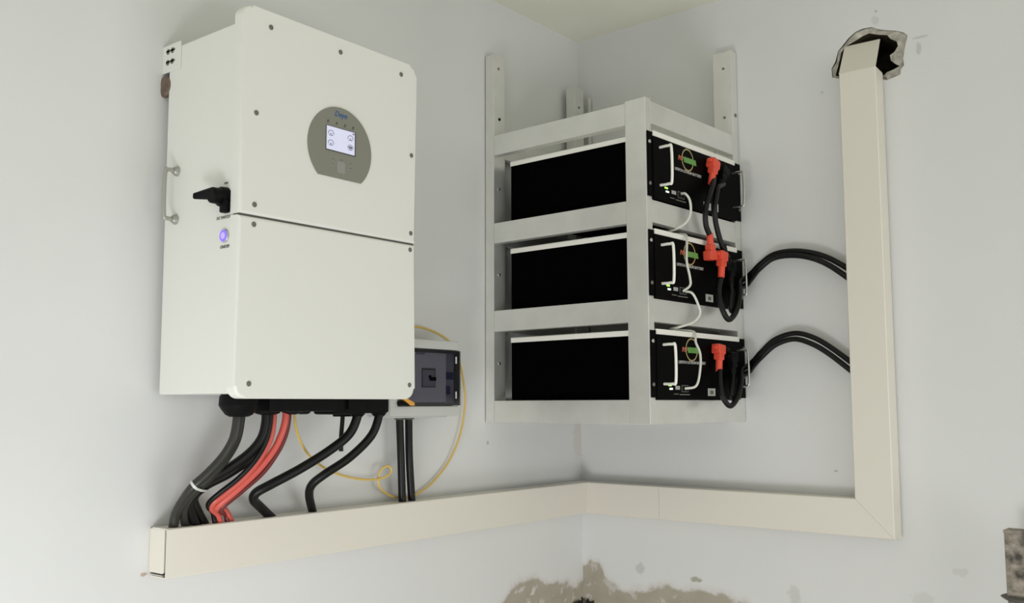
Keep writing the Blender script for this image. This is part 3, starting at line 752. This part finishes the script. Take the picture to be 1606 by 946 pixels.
PB = 0.5452                                   # front of the panel
bm = B(); kb(bm, 0.0275, 0.4435, 0.072, 0.5405, 0.0005, BH - 0.003, 0.0015); bpart('case', bm, 'case')
bm = B()
kb(bm, 0.0262, 0.4448, 0.0708, 0.5412, BH - 0.003, BH - 0.001, 0.0003)
kb(bm, 0.0262, 0.0274, 0.0708, 0.4780, BH - 0.0152, BH - 0.001, 0.0003); kb(bm, 0.4436, 0.4448, 0.0708, 0.478, BH - 0.0152, BH - 0.001, 0.0003)
kb(bm, 0.0262, 0.4448, 0.5412, 0.5465, BH - 0.0142, BH - 0.001, 0.0006)
bpart('lid', bm, 'lid')
bm = B(); kb(bm, 0.0252, 0.4470, 0.5410, PB, 0.0, BH - 0.0145, 0.0006); kb(bm, 0.0030, 0.0258, 0.5410, 0.5435, 0.004, BH - 0.005, 0.0005); kb(bm, 0.4465, 0.4800, 0.5410, 0.5435, 0.004, BH - 0.005, 0.0005)
pan = bpart('front_panel', bm, 'panel')
for a_1 in (0.0115, 0.4720):
    for zz in (0.036, 0.142):
        bm = B(); lathe(bm, (a_1, -0.5433, zz), (0, -1, 0), [(0, 0.0052), (0.002, 0.0047), (0.003, 0.003)], 14)
        bpart('ear_screw', bm, 'chrome' if (a_1 < 0.1 and zz > 0.1) else 'screw', pan)
for a_1 in (0.056, 0.4300):
    bm = B(); e = 0.034
    tube(bm, [(a_1, -PB, 0.1345), (a_1, -PB - e * 0.72, 0.1345), (a_1, -PB - e, 0.1275), (a_1, -PB - e, 0.0450), (a_1, -PB - e * 0.72, 0.0375), (a_1, -PB, 0.0375)], 0.0036 if a_1 < 0.2 else 0.0030, 12, 5)
    bpart('carry_handle', bm, 'lid' if a_1 < 0.2 else 'chrome', pan)
# round emblem with its coloured band
lc = (0.190, 0.1270)
bm = B()
for i in range(36):
    t0, t1 = 2 * math.pi * i / 36, 2 * math.pi * (i + 1) / 36
    bm.faces.new([bm.verts.new((lc[0] + rr * math.cos(tt), -PB - 0.0004, lc[1] + rr * math.sin(tt))) for rr, tt in ((0.0300, t0), (0.0300, t1), (0.0262, t1), (0.0262, t0))])
emb = bpart('emblem_ring', bm, 'gold', pan)
bm = B(); prism(bm, [(lc[0] - 0.018, 0.1185), (lc[0] + 0.044, 0.1185), (lc[0] + 0.040, 0.1330), (lc[0] - 0.022, 0.1330)], lambda x, z: Vector((x, -PB - 0.0003, z)), lambda x, z: Vector((x, -PB - 0.0008, z))); bpart('emblem_band', bm, 'green', pan)
text('RO', 0.016, 'red_print', (lc[0] - 0.036, -PB - 0.0006, 0.1260), pan, Fb, 'emblem_lettering', shear=0.2, bold=0.0006)
text('LIFEPO4 LITHIUM BATTERY', 0.0105, 'white_print', (0.192, -PB - 0.0005, 0.0935), pan, Fb, 'lettering', sx=1.06, bold=0.0001)
# foot of the panel: lights, switches, ports, type plate
for k_, (aa, zz, mm) in enumerate(((0.083, 0.0345, 'green_led'), (0.088, 0.0255, 'white_led'))):
    bm = B(); box(bm, (aa - 0.008, -PB + 0.0005, zz - 0.0022), (aa + 0.007, -PB - 0.0012, zz + 0.0028), 0.0008); bpart('status_light', bm, mm, pan)
bm = B()
for k_ in range(4): box(bm, (0.108 + 0.0055 * k_, -PB, 0.0240), (0.1115 + 0.0055 * k_, -PB - 0.0012, 0.0335), 0.0005)
bpart('dip_switch', bm, 'sticker', pan)
bm = B(); box(bm, (0.137, -PB, 0.0180), (0.170, -PB - 0.0010, 0.0360)); prt = bpart('port_plate', bm, 'seam', pan)
for aa in (0.1455, 0.1610):
    bm = B(); box(bm, (aa - 0.0062, -PB - 0.0005, 0.0200), (aa + 0.0062, -PB - 0.0022, 0.0335), 0.0006); bpart('port', bm, 'black', pan)
bm = B(); box(bm, (0.128, -PB, 0.0105), (0.176, -PB - 0.0006, 0.0130)); box(bm, (0.100, -PB, 0.0120), (0.122, -PB - 0.0006, 0.0140)); bpart('port_marking', bm, 'print', pan)
bm = B(); kb(bm, 0.268, 0.306, 0.5450, 0.5460, 0.0090, 0.0290, 0.0003); st = bpart('type_plate', bm, 'sticker', pan)
bm = B(); kb(bm, 0.279, 0.296, 0.5458, 0.5463, 0.0140, 0.0230, 0.0002); bpart('plate_print', bm, 'print', pan)
bm = B(); kb(bm, 0.330, 0.346, 0.5450, 0.5460, 0.0110, 0.0330, 0.0003); bpart('warning_sticker', bm, 'sticker', pan)
for aa in (0.318, 0.372):
    bm = B(); lathe(bm, (aa, -PB + 0.0005, 0.125), (0, -1, 0), [(0, 0.0150), (0.006, 0.0150), (0.009, 0.0110)], 18); bpart('terminal', bm, 'black', pan)


def copy_tree(o, parent=None):
    c = o.copy(); C.objects.link(c)
    WORLD[c.name] = WORLD[o.name]
    if parent: c.parent = parent
    for ch in list(o.children): copy_tree(ch, c)
    return c


bats = [bat]
for z_, lb in ((ZB[1], 'rack battery on the middle tier, white patch cord crossing its green emblem'), (ZB[2], 'rack battery on the bottom tier, red plug upright at its right')):
    c = copy_tree(bat); c['label'] = lb
    c.location = bat.location + Vector((0, 0, z_ - ZB[0]))
    bats.append(c)

# ------------------------------------------------------------------ cables on the batteries
KP = lambda a, b, z: FR @ Vector((a, -b, z))
RP = lambda s, o, z: FW @ Vector((s, -o, z))
Idn = Matrix.Identity(4)


def wcable(name, pts, r, m, label, group, cat='cable', per=8, plugs=()):
    """cable through world points as a thing: sheath plus its plugs"""
    lo = min(pts, key=lambda p: p.z)
    if not plugs:
        return free(name, tube(B(), pts, r, 14, per), m, label, cat, frame=Idn, group=group)
    t_ = thing(name, label, cat, Matrix.Translation(lo), group)
    obj('sheath', tube(B(), pts, r, 14, per), m, t_, Idn)
    for (p, d, mm, kind) in plugs: plug(p, d, mm, t_, kind)
    return t_


def plug(p, d, m, par, kind='down'):
    """right-angle battery plug: wide head on the terminal, sleeve along d"""
    p = Vector(p); d = Vector(d).normalized(); out = FR.to_3x3() @ Vector((0, -1, 0))
    x = d.cross(out).normalized()
    R = Matrix((x, out, d)).transposed().to_4x4(); Mx = Matrix.Translation(p) @ R
    bm = B(); box(bm, (-0.018, -0.014, -0.014), (0.018, 0.012, 0.012), 0.004); box(bm, (0.016, -0.006, -0.008), (0.026, 0.006, 0.002), 0.002)
    box(bm, (-0.0125, -0.010, 0.008), (0.0125, 0.011, 0.028), 0.004)
    hd_ = obj('plug', bm, m, par, Mx)
    bm = B(); cyl(bm, (0, 0.001, 0.024), (0, 0.001, 0.058), 0.0095, 0.0088, 18); obj('plug_sleeve', bm, m, par, Mx)
    return hd_


G2 = 'patch cords between the batteries'
c_ = [KP(*q) for q in ((0.1523, 0.5462, 0.7783), (0.1507, 0.5602, 0.7755), (0.1552, 0.5702, 0.7566), (0.157, 0.5702, 0.7236), (0.1477, 0.5602, 0.6987), (0.1336, 0.540, 0.6840), (0.135, 0.510, 0.678), (0.158, 0.512, 0.6775), (0.1690, 0.5400, 0.6745), (0.1650, 0.5530, 0.6660), (0.1485, 0.5622, 0.6409), (0.1331, 0.5702, 0.597), (0.1471, 0.5702, 0.5576), (0.1547, 0.5652, 0.5374), (0.1518, 0.5462, 0.5241))]
wcable('patch_cord', c_, 0.0032, 'white_cable', 'white patch cord linking the top battery to the middle battery', G2)
c_ = [KP(*q) for q in ((0.1620, 0.5462, 0.5250), (0.1668, 0.5652, 0.5180), (0.1852, 0.5702, 0.4903), (0.1938, 0.5702, 0.4679), (0.1782, 0.5602, 0.4461), (0.1363, 0.5402, 0.4310), (0.140, 0.512, 0.428), (0.180, 0.512, 0.4275), (0.2010, 0.5400, 0.4245), (0.1980, 0.5530, 0.4150), (0.1859, 0.5602, 0.3945), (0.1893, 0.5702, 0.3644), (0.1789, 0.5752, 0.3233), (0.1669, 0.5702, 0.2829), (0.1511, 0.5462, 0.2755))]
wcable('patch_cord', c_, 0.0032, 'white_cable', 'white patch cord linking the middle battery to the bottom battery', G2)

G3 = 'black battery cables'
dn = Vector((0, 0, -1)); upv = Vector((0, 0, 1))
lean = lambda a, z: (FR.to_3x3() @ Vector((a, 0, z))).normalized()
p1 = KP(0.300, 0.560, 0.8800)
wcable('battery_cable', [p1 + dn * 0.035, KP(0.276, 0.570, 0.822), KP(0.246, 0.5752, 0.7850), KP(0.2254, 0.5752, 0.7421), KP(0.2336, 0.5702, 0.7059), KP(0.2500, 0.5702, 0.6820)], 0.0072, 'cable',
       'black cable with red plugs from the top battery down to the middle battery', G3,
       plugs=((p1, lean(-0.3, -1), 'red', 'down'), (KP(0.2680, 0.5630, 0.6290), lean(-0.08, 1), 'red', 'up')))
p2 = KP(0.352, 0.560, 0.8700)
wcable('battery_cable', [p2 + dn * 0.035, KP(0.300, 0.572, 0.815), KP(0.278, 0.5752, 0.7750), KP(0.2724, 0.5752, 0.7525), KP(0.2875, 0.5702, 0.7134), KP(0.3150, 0.5702, 0.6620), KP(0.345, 0.570, 0.630)], 0.0072, 'cable',
       'black cable with black plugs from the top battery down to the middle battery', G3,
       plugs=((p2, lean(-0.5, -1), 'black', 'down'), (KP(0.360, 0.560, 0.612), lean(-0.4, 1), 'black', 'up')))
p3 = KP(0.3100, 0.5720, 0.6290)
wcable('battery_cable', [p3 + dn * 0.045, KP(0.2836, 0.5752, 0.5363), KP(0.277, 0.5852, 0.4928), KP(0.2945, 0.5952, 0.4580), KP(0.3335, 0.5952, 0.4770), KP(0.3622, 0.5922, 0.5150), KP(0.3930, 0.5790, 0.5500), KP(0.428, 0.5610, 0.5720), KP(0.464, 0.5600, 0.5860), RP(0.606, 0.022, 0.6000), RP(0.6330, 0.03, 0.6190), RP(0.6739, 0.035, 0.6412), RP(0.7253, 0.035, 0.6463), RP(0.7785, 0.035, 0.6374), RP(0.8286, 0.032, 0.6173), RP(0.8900, 0.03, 0.5770)], 0.0075, 'cable',
       'black cable with a red plug from the middle battery arching to the vertical trunking', G3, plugs=((p3, lean(-0.12, -1), 'red', 'down'),))
p4 = KP(0.375, 0.560, 0.610)
wcable('battery_cable', [p4 + dn * 0.045, KP(0.358, 0.572, 0.5350), KP(0.340, 0.578, 0.5050), KP(0.348, 0.579, 0.4840), KP(0.376, 0.579, 0.5000), KP(0.396, 0.572, 0.5300), KP(0.428, 0.5610, 0.5530), KP(0.464, 0.5640, 0.5690), RP(0.610, 0.032, 0.5850), RP(0.6380, 0.047, 0.6040), RP(0.6782, 0.047, 0.6291), RP(0.7295, 0.045, 0.6330), RP(0.7822, 0.045, 0.6220), RP(0.8311, 0.04, 0.5976), RP(0.8900, 0.035, 0.5510)], 0.0075, 'cable',
       'black cable with a black plug from the middle battery arching to the vertical trunking', G3, plugs=((p4, dn, 'black', 'down'),))
p5 = KP(0.3060, 0.5600, 0.3800)
wcable('battery_cable', [p5 + dn * 0.045, KP(0.2785, 0.5752, 0.2925), KP(0.272, 0.5852, 0.2559), KP(0.2929, 0.5952, 0.2311), KP(0.3317, 0.5952, 0.2511), KP(0.3565, 0.5922, 0.2816), KP(0.390, 0.5790, 0.3090), KP(0.428, 0.5610, 0.3280), KP(0.466, 0.5600, 0.3420), RP(0.604, 0.022, 0.3560), RP(0.630, 0.03, 0.3780), RP(0.6721, 0.035, 0.4093), RP(0.7269, 0.035, 0.4239), RP(0.7742, 0.035, 0.4132), RP(0.8203, 0.032, 0.3862), RP(0.8900, 0.03, 0.3320)], 0.0070, 'cable',
       'black cable with a red plug from the bottom battery arching to the vertical trunking', G3, plugs=((p5, lean(-0.1, -1), 'red', 'down'),))
p6 = KP(0.375, 0.560, 0.362)
wcable('battery_cable', [p6 + dn * 0.045, KP(0.352, 0.572, 0.296), KP(0.334, 0.578, 0.270), KP(0.342, 0.579, 0.2490), KP(0.372, 0.579, 0.264), KP(0.393, 0.572, 0.2900), KP(0.428, 0.561, 0.3100), KP(0.466, 0.563, 0.3260), RP(0.608, 0.032, 0.3420), RP(0.6384, 0.047, 0.3635), RP(0.6799, 0.047, 0.3947), RP(0.7308, 0.045, 0.4079), RP(0.7778, 0.045, 0.394), RP(0.8228, 0.04, 0.3658), RP(0.8900, 0.035, 0.3100)], 0.0070, 'cable',
       'black cable with a black plug from the bottom battery arching to the vertical trunking', G3, plugs=((p6, dn, 'black', 'down'),))

# ------------------------------------------------------------------ spattered prop at the right edge
PO = 0.075
pr = thing('steel_prop', 'mortar spattered steel prop standing by the right wall at the picture edge', 'prop', FW @ Matrix.Translation((1.265, -PO, ZF)))
bm = B(); box(bm, (1.2385, -PO - 0.004, -0.19), (1.2920, -PO - 0.0035 - 0.046, -0.0435), 0.003); box(bm, (1.2375, -PO - 0.003, -0.050), (1.2930, -PO - 0.051, -0.0425), 0.002); obj('head', bm, 'spatter', pr, FW)
bm = B(); lathe(bm, (1.265, -PO - 0.027, -0.198), (0, 0, 1), [(0, 0.030), (0.004, 0.037), (0.009, 0.044), (0.013, 0.034)], 20); obj('collar', bm, 'steel_dark', pr, FW)
bm = B(); cyl(bm, (1.265, -PO - 0.027, ZF + 0.008), (1.265, -PO - 0.027, -0.195), 0.029, seg=24); obj('tube', bm, 'spatter', pr, FW)
bm = B(); box(bm, (1.205, -PO + 0.033, ZF), (1.325, -PO - 0.087, ZF + 0.008), 0.001); obj('base_plate', bm, 'steel_dark', pr, FW)
